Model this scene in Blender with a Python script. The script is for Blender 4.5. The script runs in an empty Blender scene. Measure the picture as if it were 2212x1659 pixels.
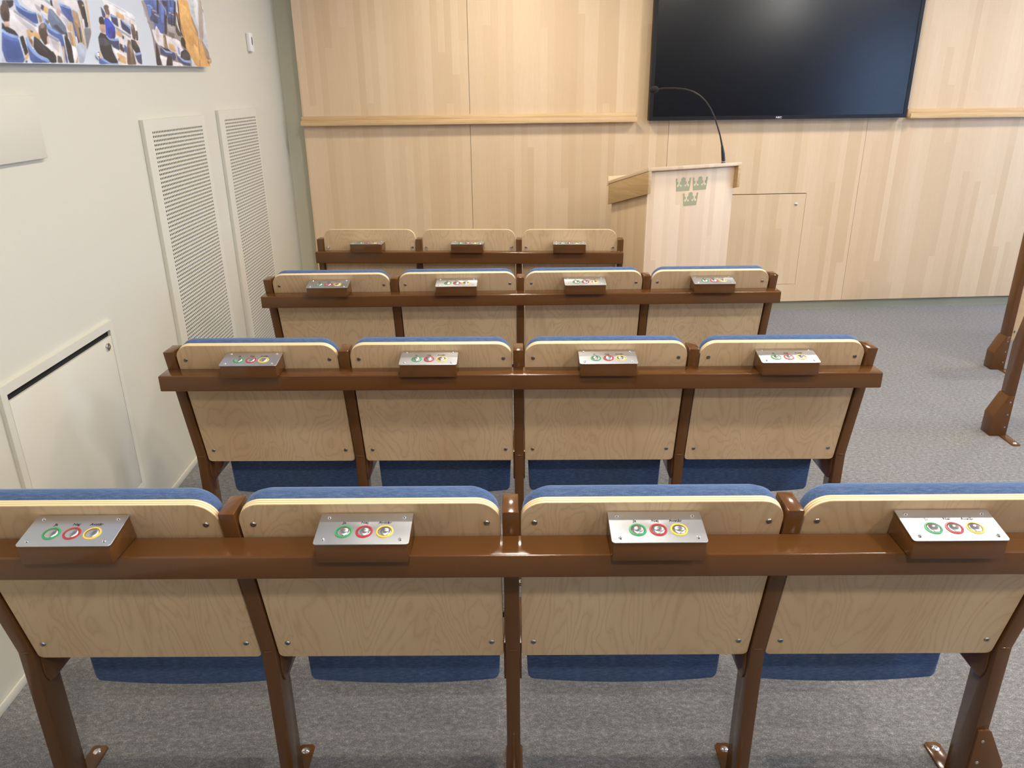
import bpy, bmesh, math, random
from mathutils import Vector, Matrix

random.seed(7)
scene = bpy.context.scene
col = scene.collection

# ------------------------------------------------------------------ camera
cam_data = bpy.data.cameras.new('camera')
cam_data.sensor_width = 36.0
cam_data.lens = 1632.6 / 2212 * 36.0
cam_data.clip_start = 0.02
cam = bpy.data.objects.new('camera', cam_data)
col.objects.link(cam)
PITCH, ROLL = 0.3710, -0.0108
fw = Vector((0, math.cos(PITCH), -math.sin(PITCH)))
rt0 = Vector((1, 0, 0))
up0 = rt0.cross(fw)
rt = rt0 * math.cos(ROLL) + up0 * math.sin(ROLL)
up = -rt0 * math.sin(ROLL) + up0 * math.cos(ROLL)
M = Matrix(((rt.x, up.x, -fw.x, 0), (rt.y, up.y, -fw.y, 0), (rt.z, up.z, -fw.z, 1.534), (0, 0, 0, 1)))
cam.matrix_world = M
scene.camera = cam

# ------------------------------------------------------------------ world, lights, exposure
world = bpy.data.worlds.new('world')
scene.world = world
world.use_nodes = True
bg = world.node_tree.nodes['Background']
bg.inputs['Color'].default_value = (0.36, 0.58, 1.0, 1)
bg.inputs['Strength'].default_value = 9.5
CEIL = 2.62
LAMP_XY = [(x, y) for y in (-0.6, 0.75, 2.6, 4.3) for x in (0.05, 1.9, 3.8)]
LAMP_W = 20.5
scene.view_settings.view_transform = 'Standard'
scene.view_settings.look = 'None'
scene.view_settings.exposure = 0.10
scene.view_settings.gamma = 1.0
scene.view_settings.use_curve_mapping = False
scene.cycles.use_denoising = True
scene.cycles.max_bounces = 8
scene.cycles.sample_clamp_indirect = 4.0

# ------------------------------------------------------------------ helpers
def tag(o, label=None, cat=None, group=None, kind=None):
    if label: o['label'] = label
    if cat: o['category'] = cat
    if group: o['group'] = group
    if kind: o['kind'] = kind
    return o

def empty(name, loc=(0, 0, 0), rz=0.0):
    o = bpy.data.objects.new(name, None)
    o.empty_display_size = 0.1
    col.objects.link(o)
    o.location = loc
    o.rotation_euler = (0, 0, rz)
    return o

def obj(name, mesh, parent=None, loc=(0, 0, 0), rot=(0, 0, 0)):
    o = bpy.data.objects.new(name, mesh)
    col.objects.link(o)
    o.parent = parent
    o.location = loc
    o.rotation_euler = rot
    return o

def finish(bm, name, mats, smooth=False, angle=35):
    bmesh.ops.recalc_face_normals(bm, faces=bm.faces)
    me = bpy.data.meshes.new(name)
    bm.to_mesh(me)
    bm.free()
    for m in (mats if isinstance(mats, (list, tuple)) else [mats]):
        me.materials.append(m)
    if smooth:
        for p in me.polygons: p.use_smooth = True
        me.set_sharp_from_angle(angle=math.radians(angle))
    return me

def add_box(bm, x0, x1, y0, y1, z0, z1):
    vs = [bm.verts.new((x, y, z)) for x in (x0, x1) for y in (y0, y1) for z in (z0, z1)]
    for f in ((0, 1, 3, 2), (4, 6, 7, 5), (0, 4, 5, 1), (2, 3, 7, 6), (0, 2, 6, 4), (1, 5, 7, 3)):
        bm.faces.new([vs[i] for i in f])
    return vs

def bevel_all(bm, w, seg=2, min_angle=20):
    es = [e for e in bm.edges if len(e.link_faces) == 2 and e.calc_face_angle(0) > math.radians(min_angle)]
    if es and w > 0:
        bmesh.ops.bevel(bm, geom=es, offset=w, segments=seg, profile=0.5, affect='EDGES', clamp_overlap=True)

def box_mesh(name, x0, x1, y0, y1, z0, z1, mat, bev=0.0, seg=2):
    bm = bmesh.new()
    add_box(bm, x0, x1, y0, y1, z0, z1)
    bmesh.ops.recalc_face_normals(bm, faces=bm.faces)
    bevel_all(bm, bev, seg)
    return finish(bm, name, mat, smooth=bev > 0)

def extrude_poly(bm, pts, axis, a, b):
    """2-D outline pts extruded along axis ('x': pts=(y,z); 'y': pts=(x,z); 'z': pts=(x,y)) from a to b"""
    def P(p, t):
        if axis == 'x': return (t, p[0], p[1])
        if axis == 'y': return (p[0], t, p[1])
        return (p[0], p[1], t)
    va = [bm.verts.new(P(p, a)) for p in pts]
    vb = [bm.verts.new(P(p, b)) for p in pts]
    n = len(pts)
    fa = bm.faces.new(va)
    fb = bm.faces.new(vb[::-1])
    side = [bm.faces.new((va[i], va[(i + 1) % n], vb[(i + 1) % n], vb[i])) for i in range(n)]
    return fa, fb, side

def prism_mesh(name, pts, axis, a, b, mat, bev=0.0, seg=2, min_angle=20):
    bm = bmesh.new()
    extrude_poly(bm, pts, axis, a, b)
    bmesh.ops.recalc_face_normals(bm, faces=bm.faces)
    bevel_all(bm, bev, seg, min_angle)
    return finish(bm, name, mat, smooth=True)

def rounded_rect(x0, x1, z0, z1, r_bot, r_top, n=8):
    pts = []
    def arc(cx, cz, r, a0, a1):
        for i in range(n + 1):
            t = math.radians(a0 + (a1 - a0) * i / n)
            pts.append((cx + r * math.cos(t), cz + r * math.sin(t)))
    arc(x0 + r_bot, z0 + r_bot, r_bot, 180, 270)
    arc(x1 - r_bot, z0 + r_bot, r_bot, 270, 360)
    arc(x1 - r_top, z1 - r_top, r_top, 0, 90)
    arc(x0 + r_top, z1 - r_top, r_top, 90, 180)
    return pts

def lathe_mesh(name, prof, mat, n=20, axis='z', angle=35):
    """prof: list of (radius, height); revolved about z (or about y, pointing to -y, when axis == 'y')"""
    bm = bmesh.new()
    rings = []
    for r, h in prof:
        if r < 1e-7:
            rings.append([bm.verts.new((0, 0, h))])
        else:
            rings.append([bm.verts.new((r * math.cos(2 * math.pi * i / n), r * math.sin(2 * math.pi * i / n), h)) for i in range(n)])
    for A, B in zip(rings[:-1], rings[1:]):
        for i in range(n):
            j = (i + 1) % n
            if len(A) == 1 and len(B) == 1: continue
            if len(A) == 1: bm.faces.new((A[0], B[i], B[j]))
            elif len(B) == 1: bm.faces.new((A[i], A[j], B[0]))
            else: bm.faces.new((A[i], A[j], B[j], B[i]))
    for R_ in (rings[0], rings[-1]):
        if len(R_) > 1: bm.faces.new(R_)
    if axis == 'y':
        bmesh.ops.rotate(bm, verts=bm.verts, cent=(0, 0, 0), matrix=Matrix.Rotation(math.radians(90), 3, 'X'))
    elif axis == 'x':
        bmesh.ops.rotate(bm, verts=bm.verts, cent=(0, 0, 0), matrix=Matrix.Rotation(math.radians(90), 3, 'Y'))
    return finish(bm, name, mat, smooth=True, angle=angle)

def tube_mesh(name, pts, radii, mat, n=12):
    bm = bmesh.new()
    rings = []
    pts = [Vector(p) for p in pts]
    prev = None
    for i, p in enumerate(pts):
        t = (pts[min(i + 1, len(pts) - 1)] - pts[max(i - 1, 0)]).normalized()
        if prev is None:
            a = t.orthogonal().normalized()
        else:
            a = (prev - t * prev.dot(t)).normalized()
        prev = a
        b = t.cross(a)
        rings.append([bm.verts.new(p + (a * math.cos(2 * math.pi * k / n) + b * math.sin(2 * math.pi * k / n)) * radii[i]) for k in range(n)])
    for A, B in zip(rings[:-1], rings[1:]):
        for k in range(n):
            bm.faces.new((A[k], A[(k + 1) % n], B[(k + 1) % n], B[k]))
    bm.faces.new(rings[0][::-1]); bm.faces.new(rings[-1])
    return finish(bm, name, mat, smooth=True, angle=50)

def text_mesh(name, body, size, mat, extrude=0.0002, offset=0.0, sx=1.0):
    cu = bpy.data.curves.new(name, 'FONT')
    cu.body = body
    cu.size = size
    cu.align_x = 'CENTER'
    cu.extrude = extrude
    cu.offset = offset
    cu.resolution_u = 3
    o = bpy.data.objects.new(name, cu)
    col.objects.link(o)
    dg = bpy.context.evaluated_depsgraph_get()
    dg.update()
    me = bpy.data.meshes.new_from_object(o.evaluated_get(dg))
    bpy.data.objects.remove(o)
    for v in me.vertices: v.co.x *= sx
    me.materials.clear()
    me.materials.append(mat)
    me.name = name
    return me

# ------------------------------------------------------------------ materials
def srgb(r, g, b):
    f = lambda c: c / 12.92 if c <= 0.04045 else ((c + 0.055) / 1.055) ** 2.4
    return (f(r / 255), f(g / 255), f(b / 255), 1)

class NT:
    def __init__(self, name):
        self.mat = bpy.data.materials.new(name)
        self.mat.use_nodes = True
        self.t = self.mat.node_tree
        self.bsdf = self.t.nodes['Principled BSDF']
    def n(self, kind, **kw):
        nd = self.t.nodes.new(kind)
        for k, v in kw.items():
            if hasattr(nd, k): setattr(nd, k, v)
        return nd
    def l(self, a, b): self.t.links.new(a, b)
    def val(self, sock, v):
        if hasattr(v, 'is_output') or isinstance(v, bpy.types.NodeSocket): self.l(v, sock)
        else: sock.default_value = v
    def math(self, op, a, b=None, c=None):
        nd = self.n('ShaderNodeMath', operation=op)
        self.val(nd.inputs[0], a)
        if b is not None: self.val(nd.inputs[1], b)
        if c is not None: self.val(nd.inputs[2], c)
        return nd.outputs[0]
    def coords(self, which='Object'):
        return self.n('ShaderNodeTexCoord').outputs[which]
    def mapping(self, vec, scale=(1, 1, 1), loc=None):
        nd = self.n('ShaderNodeMapping')
        self.l(vec, nd.inputs[0])
        nd.inputs['Scale'].default_value = scale
        if loc is not None: self.val(nd.inputs['Location'], loc)
        return nd.outputs[0]
    def noise(self, vec, scale, detail=2, rough=0.5, dist=0.0):
        nd = self.n('ShaderNodeTexNoise')
        self.l(vec, nd.inputs['Vector'])
        nd.inputs['Scale'].default_value = scale
        nd.inputs['Detail'].default_value = detail
        nd.inputs['Roughness'].default_value = rough
        nd.inputs['Distortion'].default_value = dist
        return nd.outputs['Fac']
    def ramp(self, fac, stops, interp='LINEAR'):
        nd = self.n('ShaderNodeValToRGB')
        nd.color_ramp.interpolation = interp
        els = nd.color_ramp.elements
        els[0].position, els[0].color = stops[0]
        els[1].position, els[1].color = stops[-1]
        for p, c in stops[1:-1]:
            e = els.new(p); e.color = c
        self.l(fac, nd.inputs[0])
        return nd.outputs[0]
    def mix(self, fac, a, b, mode='MIX'):
        nd = self.n('ShaderNodeMix', data_type='RGBA', blend_type=mode)
        self.val(nd.inputs[0], fac); self.val(nd.inputs[6], a); self.val(nd.inputs[7], b)
        return nd.outputs[2]
    def bump(self, h, strength=0.2, dist=0.001):
        nd = self.n('ShaderNodeBump')
        nd.inputs['Strength'].default_value = strength
        nd.inputs['Distance'].default_value = dist
        self.l(h, nd.inputs['Height'])
        self.l(nd.outputs[0], self.bsdf.inputs['Normal'])
    def set(self, **kw):
        for k, v in kw.items():
            self.val(self.bsdf.inputs[k.replace('_', ' ')], v)
        return self.mat
    def sep(self, vec):
        nd = self.n('ShaderNodeSeparateXYZ'); self.l(vec, nd.inputs[0]); return nd.outputs
    def comb(self, x, y, z):
        nd = self.n('ShaderNodeCombineXYZ')
        for s, v in zip(nd.inputs, (x, y, z)): self.val(s, v)
        return nd.outputs[0]
    def random(self): return self.n('ShaderNodeObjectInfo').outputs['Random']

def plain(name, color, rough=0.5, metal=0.0, **kw):
    t = NT(name)
    t.set(Base_Color=color, Roughness=rough, Metallic=metal, **kw)
    return t.mat

def mat_paint(name, color, rough=0.55, bump=0.12, scale=260):
    t = NT(name)
    v = t.coords()
    h = t.noise(v, scale, 3, 0.6)
    t.bump(h, bump, 0.002)
    blot = t.noise(v, 1.6, 2)
    c2 = tuple(x * 0.97 for x in color[:3]) + (1,)
    return t.set(Base_Color=t.mix(blot, c2, color), Roughness=rough)

def mat_brown():
    t = NT('brown_lacquered_steel')
    v = t.coords()
    h = t.noise(v, 420, 2)
    t.bump(h, 0.05, 0.001)
    return t.set(Base_Color=(0.112, 0.0455, 0.0135, 1), Roughness=0.15, Specular_IOR_Level=0.45)

def mat_birch():
    t = NT('birch_plywood_face')
    v = t.coords()
    off = t.math('MULTIPLY', t.random(), 40.0)
    xyz = t.sep(v)
    big = t.comb(t.math('ADD', t.math('MULTIPLY', xyz[0], 6.5), off), t.math('MULTIPLY', off, 1.7), t.math('MULTIPLY', xyz[2], 1.9))
    f = t.noise(big, 1.0, 4.0, 0.42, 0.7)
    rings = t.math('PINGPONG', t.math('MULTIPLY', f, 24.0), 0.5)
    lines = t.math('POWER', t.math('MULTIPLY', rings, 2.0), 3.2)
    fine = t.noise(t.comb(t.math('MULTIPLY', xyz[0], 340.0), off, t.math('MULTIPLY', xyz[2], 26.0)), 1.0, 2, 0.6)
    blot = t.noise(big, 0.7, 2)
    base = t.ramp(blot, [(0.3, (0.585, 0.408, 0.235, 1)), (0.7, (0.68, 0.502, 0.312, 1))])
    c = t.mix(t.math('MULTIPLY', lines, 0.40), base, (0.40, 0.255, 0.13, 1))
    c = t.mix(t.math('MULTIPLY', t.math('SUBTRACT', 1.0, fine), 0.22), c, (0.36, 0.23, 0.12, 1))
    speck = t.noise(t.comb(t.math('ADD', t.math('MULTIPLY', xyz[0], 60), off), off, t.math('MULTIPLY', xyz[2], 22)), 1.0, 1)
    sp = t.ramp(speck, [(0.80, (0, 0, 0, 1)), (0.84, (1, 1, 1, 1))])
    c = t.mix(t.math('MULTIPLY', sp, 0.4), c, (0.25, 0.14, 0.07, 1))
    return t.set(Base_Color=c, Roughness=0.42, Specular_IOR_Level=0.4)

def mat_ply_edge():
    t = NT('birch_plywood_edge')
    v = t.coords()
    xyz = t.sep(v)
    w = t.math('FRACT', t.math('MULTIPLY', xyz[1], 1.0 / 0.0052))
    n = t.noise(t.comb(t.math('MULTIPLY', xyz[0], 30.0), t.math('MULTIPLY', xyz[1], 300.0), t.math('MULTIPLY', xyz[2], 30.0)), 1.0, 2)
    c = t.ramp(w, [(0.0, (0.50, 0.30, 0.13, 1)), (0.18, (0.55, 0.35, 0.16, 1)), (0.34, (0.85, 0.68, 0.42, 1)), (0.80, (0.88, 0.72, 0.46, 1)), (1.0, (0.50, 0.30, 0.13, 1))])
    c = t.mix(t.math('MULTIPLY', n, 0.25), c, (0.62, 0.42, 0.2, 1))
    return t.set(Base_Color=c, Roughness=0.45)

def mat_staves(name, tint=(1, 1, 1), sw=0.046, axis=0, contrast=1.0):
    """wood laminate of narrow vertical staves with slightly different tones"""
    t = NT(name)
    v = t.coords()
    xyz = t.sep(v)
    rnd = t.math('MULTIPLY', t.random(), 57.0)
    along, across = xyz[2], xyz[axis]
    jit = t.noise(t.comb(t.math('MULTIPLY', across, 4.0), rnd, 0.0), 1.0, 0)
    fu = t.math('FLOOR', t.math('ADD', t.math('DIVIDE', across, sw), t.math('ADD', t.math('MULTIPLY', jit, 1.0), rnd)))
    wn = t.n('ShaderNodeTexWhiteNoise', noise_dimensions='1D'); t.l(fu, wn.inputs['W'])
    fz = t.math('FLOOR', t.math('ADD', t.math('DIVIDE', along, 1.7), t.math('MULTIPLY', wn.outputs['Value'], 9.0)))
    wn2 = t.n('ShaderNodeTexWhiteNoise', noise_dimensions='3D'); t.l(t.comb(fu, fz, 3.0), wn2.inputs['Vector'])
    tone = wn2.outputs['Value']
    shift = t.math('MULTIPLY', tone, 31.0)
    g = t.noise(t.comb(t.math('ADD', t.math('MULTIPLY', across, 34.0), shift), shift, t.math('MULTIPLY', along, 2.2)), 1.0, 3, 0.55, 0.6)
    fine = t.noise(t.comb(t.math('MULTIPLY', across, 420.0), shift, t.math('MULTIPLY', along, 14.0)), 1.0, 2, 0.6)
    k = lambda r, gg, b: (r * tint[0], gg * tint[1], b * tint[2], 1)
    lo, mid, hi = k(0.622, 0.450, 0.278), k(0.670, 0.496, 0.316), k(0.725, 0.555, 0.372)
    c = t.ramp(tone, [(0.0, lo), (0.45, mid), (1.0, hi)])
    ring = t.math('PINGPONG', t.math('MULTIPLY', g, 7.0), 0.5)
    c = t.mix(t.math('MULTIPLY', ring, 0.22 * contrast), c, k(0.50, 0.33, 0.18))
    c = t.mix(t.math('MULTIPLY', fine, 0.24), c, k(0.50, 0.34, 0.19))
    return t.set(Base_Color=c, Roughness=0.46, Specular_IOR_Level=0.35)

def mat_solid_wood(name, axis_scale=(3, 60, 60), lo=(0.50, 0.31, 0.14, 1), hi=(0.70, 0.50, 0.27, 1)):
    t = NT(name)
    v = t.mapping(t.coords(), axis_scale)
    g = t.noise(v, 1.0, 3, 0.6, 0.8)
    return t.set(Base_Color=t.ramp(g, [(0.25, lo), (0.75, hi)]), Roughness=0.45)

def mat_carpet():
    t = NT('grey_loop_carpet')
    v = t.coords()
    a = t.noise(t.mapping(v, (300, 470, 1)), 1.0, 2, 0.7)
    b = t.noise(t.mapping(v, (60, 95, 1)), 1.0, 3, 0.65)
    big = t.noise(v, 1.2, 2)
    f = t.math('ADD', t.math('MULTIPLY', a, 0.62), t.math('MULTIPLY', b, 0.38))
    c = t.ramp(f, [(0.33, (0.030, 0.028, 0.028, 1)), (0.47, (0.145, 0.139, 0.136, 1)), (0.56, (0.245, 0.237, 0.233, 1)), (0.66, (0.54, 0.525, 0.515, 1))])
    c = t.mix(t.math('MULTIPLY', big, 0.12), c, (0.16, 0.14, 0.13, 1))
    t.bump(f, 0.9, 0.006)
    return t.set(Base_Color=c, Roughness=0.92, Specular_IOR_Level=0.2, Sheen_Weight=0.25, Sheen_Roughness=0.6)

def mat_fabric():
    t = NT('blue_wool_fabric')
    v = t.coords()
    a = t.noise(t.mapping(v, (60, 500, 260)), 1.0, 3, 0.65)
    b = t.noise(v, 700, 2)
    f = t.math('ADD', t.math('MULTIPLY', a, 0.6), t.math('MULTIPLY', b, 0.4))
    c = t.ramp(f, [(0.28, (0.022, 0.048, 0.118, 1)), (0.5, (0.058, 0.102, 0.215, 1)), (0.75, (0.150, 0.200, 0.32, 1))])
    t.bump(f, 0.5, 0.002)
    return t.set(Base_Color=c, Roughness=0.85, Sheen_Weight=0.4, Sheen_Roughness=0.4, Sheen_Tint=(0.45, 0.6, 0.95, 1), Specular_IOR_Level=0.2)

def mat_brushed():
    t = NT('brushed_aluminium')
    v = t.coords()
    h = t.noise(t.mapping(v, (25, 1400, 1400)), 1.0, 2, 0.6)
    t.bump(h, 0.05, 0.0004)
    return t.set(Base_Color=(0.60, 0.615, 0.65, 1), Metallic=1.0, Roughness=0.36, Anisotropic=0.3)

def mat_print():
    t = NT('printed_photograph')
    at = t.n('ShaderNodeAttribute', attribute_name='ink')
    v = t.coords()
    n = t.noise(v, 160, 2)
    c = t.mix(t.math('MULTIPLY', n, 0.10), at.outputs['Color'], (0.3, 0.33, 0.4, 1))
    return t.set(Base_Color=c, Roughness=0.38)

BROWN = mat_brown()
BIRCH = mat_birch()
PLYEDGE = mat_ply_edge()
STAVE = mat_staves('maple_stave_laminate')
STAVE_LIGHT = mat_staves('pale_stave_laminate', tint=(1.08, 1.10, 1.17), sw=0.036, contrast=0.7)
STAVE_SIDE = mat_staves('lectern_side_laminate', sw=0.036, axis=1)
LEDGE = mat_solid_wood('ledge_wood', (3, 70, 70))
TRIMWOOD = mat_solid_wood('lectern_trim_wood', (60, 4, 60), (0.42, 0.27, 0.11, 1), (0.56, 0.38, 0.19, 1))
CARPET = mat_carpet()
FABRIC = mat_fabric()
ALU = mat_brushed()
PRINT = mat_print()
WALLP = mat_paint('cream_wall_paint', (0.63, 0.60, 0.50, 1))
WALLB = mat_paint('recess_wall_paint', (0.72, 0.705, 0.56, 1))
VENTP = mat_paint('cream_enamel', (0.66, 0.635, 0.545, 1), 0.4, 0.03)
PLINTH = mat_paint('olive_plinth_paint', (0.34, 0.325, 0.23, 1), 0.5, 0.03)
BACKP = mat_paint('brown_back_wall_paint', (0.10, 0.085, 0.07, 1))
CEILP = mat_paint('white_ceiling_paint', (0.80, 0.79, 0.76, 1), 0.7)
STEEL = plain('zinc_steel', (0.55, 0.55, 0.56, 1), 0.3, 1.0)
POLISH = plain('polished_steel', (0.86, 0.86, 0.87, 1), 0.16, 1.0)
DARKSTEEL = plain('dark_zinc', (0.30, 0.31, 0.32, 1), 0.35, 1.0)
BLACK = plain('black_plastic', (0.012, 0.012, 0.014, 1), 0.4)
CAVITY_SHADE = plain('painted_cavity_shade', (0.004, 0.004, 0.005, 1), 0.9)  # near-black colour standing in for the shade inside holes and gaps
SCREEN = plain('matte_screen', (0.003, 0.003, 0.005, 1), 0.23, 0.0, Specular_IOR_Level=0.4)
BEZEL = plain('bezel_plastic', (0.006, 0.0065, 0.008, 1), 0.38, 0.0, Specular_IOR_Level=0.3)
INK = plain('black_lettering', (0.015, 0.014, 0.02, 1), 0.6)
LOGO = plain('silver_lettering', (0.55, 0.56, 0.58, 1), 0.4)
GREEN = plain('green_ring', (0.03, 0.30, 0.10, 1), 0.35)
RED = plain('red_ring', (0.42, 0.025, 0.035, 1), 0.35)
YELLOW = plain('yellow_ring', (0.80, 0.52, 0.07, 1), 0.35)
CROWN = plain('sage_green_inlay', (0.335, 0.335, 0.185, 1), 0.5)
WHITE = plain('white_plastic', (0.80, 0.80, 0.79, 1), 0.35)
GREYP = plain('grey_plastic', (0.14, 0.14, 0.15, 1), 0.35)
LED = NT('green_power_light').set(Base_Color=(0.05, 0.5, 0.1, 1), Emission_Color=(0.2, 1, 0.3, 1), Emission_Strength=2.0)
LAMPM = NT('lamp_diffuser').set(Base_Color=(0.9, 0.9, 0.88, 1), Emission_Color=(1.0, 0.92, 0.79, 1), Emission_Strength=12.0)
BULB = NT('opal_globe').set(Base_Color=(0.9, 0.9, 0.9, 1), Emission_Color=(1.0, 0.97, 0.92, 1), Emission_Strength=260.0)
GLASS = plain('window_glass', (1, 1, 1, 1), 0.0, 0.0, Transmission_Weight=1.0, IOR=1.02)

# ------------------------------------------------------------------ the room
LW = 0.028                                   # the left wall runs a little off the row axis
def left_pt(s, off=0.0, z=0.0):
    d = s - 1.558
    return (-1.37 - LW * d + off, 1.558 + d + LW * off, z)
FW_LOC, FW_ROT = (1.941, 5.403, 0.0), 0.054  # front wall frame: x along the wall, -y into the room
def front_pt(u, v=0.0, z=0.0):
    c, s = math.cos(FW_ROT), math.sin(FW_ROT)
    return (FW_LOC[0] + u * c - v * s, FW_LOC[1] + u * s + v * c, z)

floor = obj('floor', box_mesh('floor', -1.75, 6.25, -3.2, 5.9, -0.12, 0.0, CARPET))
tag(floor, 'grey loop pile carpet covering the whole floor', kind='structure')
ceiling = obj('ceiling', box_mesh('ceiling', -1.75, 6.25, -3.2, 5.9, CEIL, CEIL + 0.12, CEILP))
tag(ceiling, 'white ceiling', kind='structure')
wl = obj('wall_left', box_mesh('wall_left', -0.14, 0.0, -4.7, 4.2, 0.0, CEIL, WALLP), None, left_pt(1.558), (0, 0, LW))
tag(wl, 'cream painted side wall with vents, hatch and picture', kind='structure')
bl = obj('baseboard_left', box_mesh('baseboard_left', 0.0, 0.008, -4.7, 3.93, 0.0, 0.028, VENTP, 0.003), None, left_pt(1.558), (0, 0, LW))
tag(bl, 'thin cream skirting strip along the left wall', kind='structure')
wb = obj('wall_back', box_mesh('wall_back', -1.7, 6.2, -3.15, -3.0, 0.0, CEIL, BACKP))
tag(wb, 'dark wall behind the photographer', kind='structure')
# right wall with a wide window opening
bm = bmesh.new()
for b_ in ((6.0, 6.15, -3.2, -1.4, 0, CEIL), (6.0, 6.15, 4.8, 5.9, 0, CEIL), (6.0, 6.15, 0.3, 2.6, 0, CEIL), (6.0, 6.15, -1.4, 0.3, 0, 0.5), (6.0, 6.15, -1.4, 0.3, 2.35, CEIL), (6.0, 6.15, 2.6, 4.8, 0, 0.5), (6.0, 6.15, 2.6, 4.8, 2.35, CEIL)):
    add_box(bm, *b_)
wr = obj('wall_right', finish(bm, 'wall_right', WALLP))
tag(wr, 'cream wall with the window on the right', kind='structure')
for wn, (w0, w1) in enumerate(((-1.4, 0.3), (2.6, 4.8))):
    bm = bmesh.new()
    mid = (w0 + w1) / 2
    for b_ in ((w0, w0 + 0.06, 0.5, 2.35), (w1 - 0.06, w1, 0.5, 2.35), (w0 + 0.06, w1 - 0.06, 0.5, 0.56), (w0 + 0.06, w1 - 0.06, 2.29, 2.35), (mid - 0.03, mid + 0.03, 0.56, 2.29)):
        add_box(bm, 6.02, 6.08, *b_)
    win = obj('window_%d' % (wn + 1), finish(bm, 'window_frame', WHITE))
    tag(win, 'white framed window in the right wall, ' + ('near the back' if wn == 0 else 'near the front'), kind='structure')
    for y0, y1 in ((w0 + 0.06, mid - 0.03), (mid + 0.03, w1 - 0.06)):
        obj('pane', box_mesh('pane', 6.045, 6.051, y0, y1, 0.56, 2.29, GLASS), win)

# front wall: painted wall far behind, wooden boards standing in front of it
wf = obj('wall_front', box_mesh('wall_front', -3.75, 4.4, 0.075, 0.22, 0.0, CEIL, WALLB), None, FW_LOC, (0, 0, FW_ROT))
tag(wf, 'front wall clad with pale wooden boards', kind='structure')
seams = [-3.285, -2.2025, -0.8770, 0.4855, 1.850, 3.215, 4.10]
PB, PT = 0.070, CEIL - 0.004
for k in range(6):
    u0, u1 = seams[k] + (0.0 if k == 0 else 0.0012), seams[k + 1] - 0.0012
    bm = bmesh.new()
    if k == 2:
        hu0, hu1, hz0, hz1 = -0.452, 0.124, 0.198, 0.845
        for b_ in ((u0, hu0, PB, PT), (hu1, u1, PB, PT), (hu0, hu1, PB, hz0), (hu0, hu1, hz1, PT)):
            add_box(bm, b_[0], b_[1], -0.03, -0.01, b_[2], b_[3])
        bmesh.ops.remove_doubles(bm, verts=bm.verts, dist=1e-5)
    else:
        add_box(bm, u0, u1, -0.03, -0.01, PB, PT)
    obj('wall_board', finish(bm, 'wall_board', STAVE), wf)
# hatch door cut into the boards beside the lectern
hd = obj('hatch_door', box_mesh('hatch_door', hu0 + 0.002, hu1 - 0.002, -0.030, -0.012, hz0 + 0.002, hz1 - 0.005, STAVE), wf)
lockm = lathe_mesh('lock', [(0.0, 0.004), (0.003, 0.004), (0.0035, 0.006), (0.008, 0.006), (0.011, 0.004), (0.012, 0.0)], POLISH, 20, 'y')
obj('lock', lockm, hd, (0.056, -0.030, 0.770))
obj('shade_backing', box_mesh('shade_backing', -0.5, 0.2, -0.0098, 0.0, 0.12, 0.95, CAVITY_SHADE), wf)  # black sheet paints the shade seen through the door gap
bf = obj('baseboard_front', box_mesh('baseboard_front', -3.27, 4.1, -0.002, 0.012, 0.0, 0.10, PLINTH), None, FW_LOC, (0, 0, FW_ROT))
tag(bf, 'recessed olive grey plinth under the wooden boards', kind='structure')

# narrow U-shaped picture ledges on the boards
def ledge(u0, u1, label):
    t = empty('picture_ledge', front_pt(u0, -0.03, 1.330), FW_ROT)
    tag(t, label, 'shelf', 'wooden ledges on the front wall')
    w = u1 - u0
    obj('back_strip', box_mesh('back_strip', 0, w, -0.013, 0.0, 0.0, 0.057, LEDGE, 0.0015), t)
    obj('ledge_base', box_mesh('ledge_base', 0, w, -0.045, -0.013, 0.0, 0.012, LEDGE, 0.0015), t)
    obj('front_lip', box_mesh('front_lip', 0, w, -0.056, -0.044, 0.0, 0.031, LEDGE, 0.0015), t)
ledge(-3.291, -1.106, 'long narrow wooden ledge on the wall left of the screen')
ledge(0.745, 3.6, 'narrow wooden ledge on the wall right of the screen')

# ------------------------------------------------------------------ ceiling lamps (outside the frame)
ringm = lathe_mesh('lamp_ring', [(0.125, 0.0), (0.125, -0.012), (0.145, -0.012), (0.150, 0.0)], WHITE, 28)
diffm = lathe_mesh('lamp_diffuser', [(0.0, -0.004), (0.123, -0.004), (0.123, 0.0)], LAMPM, 28)
ld = bpy.data.lights.new('downlight', 'AREA')
ld.shape = 'DISK'; ld.size = 0.22; ld.energy = LAMP_W; ld.color = (1.0, 0.915, 0.785)
for i, (x, y) in enumerate(LAMP_XY):
    t = empty('ceiling_lamp', (x, y, CEIL))
    tag(t, 'round ceiling lamp %s, %s' % (('just behind the photographer', 'above the nearest row', 'above the third row', 'above the lectern strip')[i // 3], ('nearest the left wall', 'middle of its row', 'nearest the window')[i % 3]), 'lamp', 'round ceiling lamps in a grid')
    obj('lamp_ring', ringm, t)
    obj('lamp_diffuser', diffm, t)
    lo = bpy.data.objects.new('lamp_light', ld)
    col.objects.link(lo); lo.parent = t; lo.location = (0, 0, -0.016)

pend = empty('pendant_lamp', (3.58, 1.29, CEIL))
tag(pend, 'small white globe lamp hanging under the ceiling right of the seats', 'lamp')
obj('canopy', lathe_mesh('canopy', [(0.0, 0.0), (0.04, -0.001), (0.04, -0.012), (0.012, -0.022), (0.0, -0.022)], WHITE, 20), pend)
obj('stem', lathe_mesh('stem', [(0.006, -0.020), (0.006, -0.108), (0.0, -0.108)], STEEL, 12), pend)
bm = bmesh.new()
bmesh.ops.create_uvsphere(bm, u_segments=20, v_segments=12, radius=0.055)
obj('globe', finish(bm, 'globe', BULB, smooth=True, angle=80), pend, (0, 0, -0.162))

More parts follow.
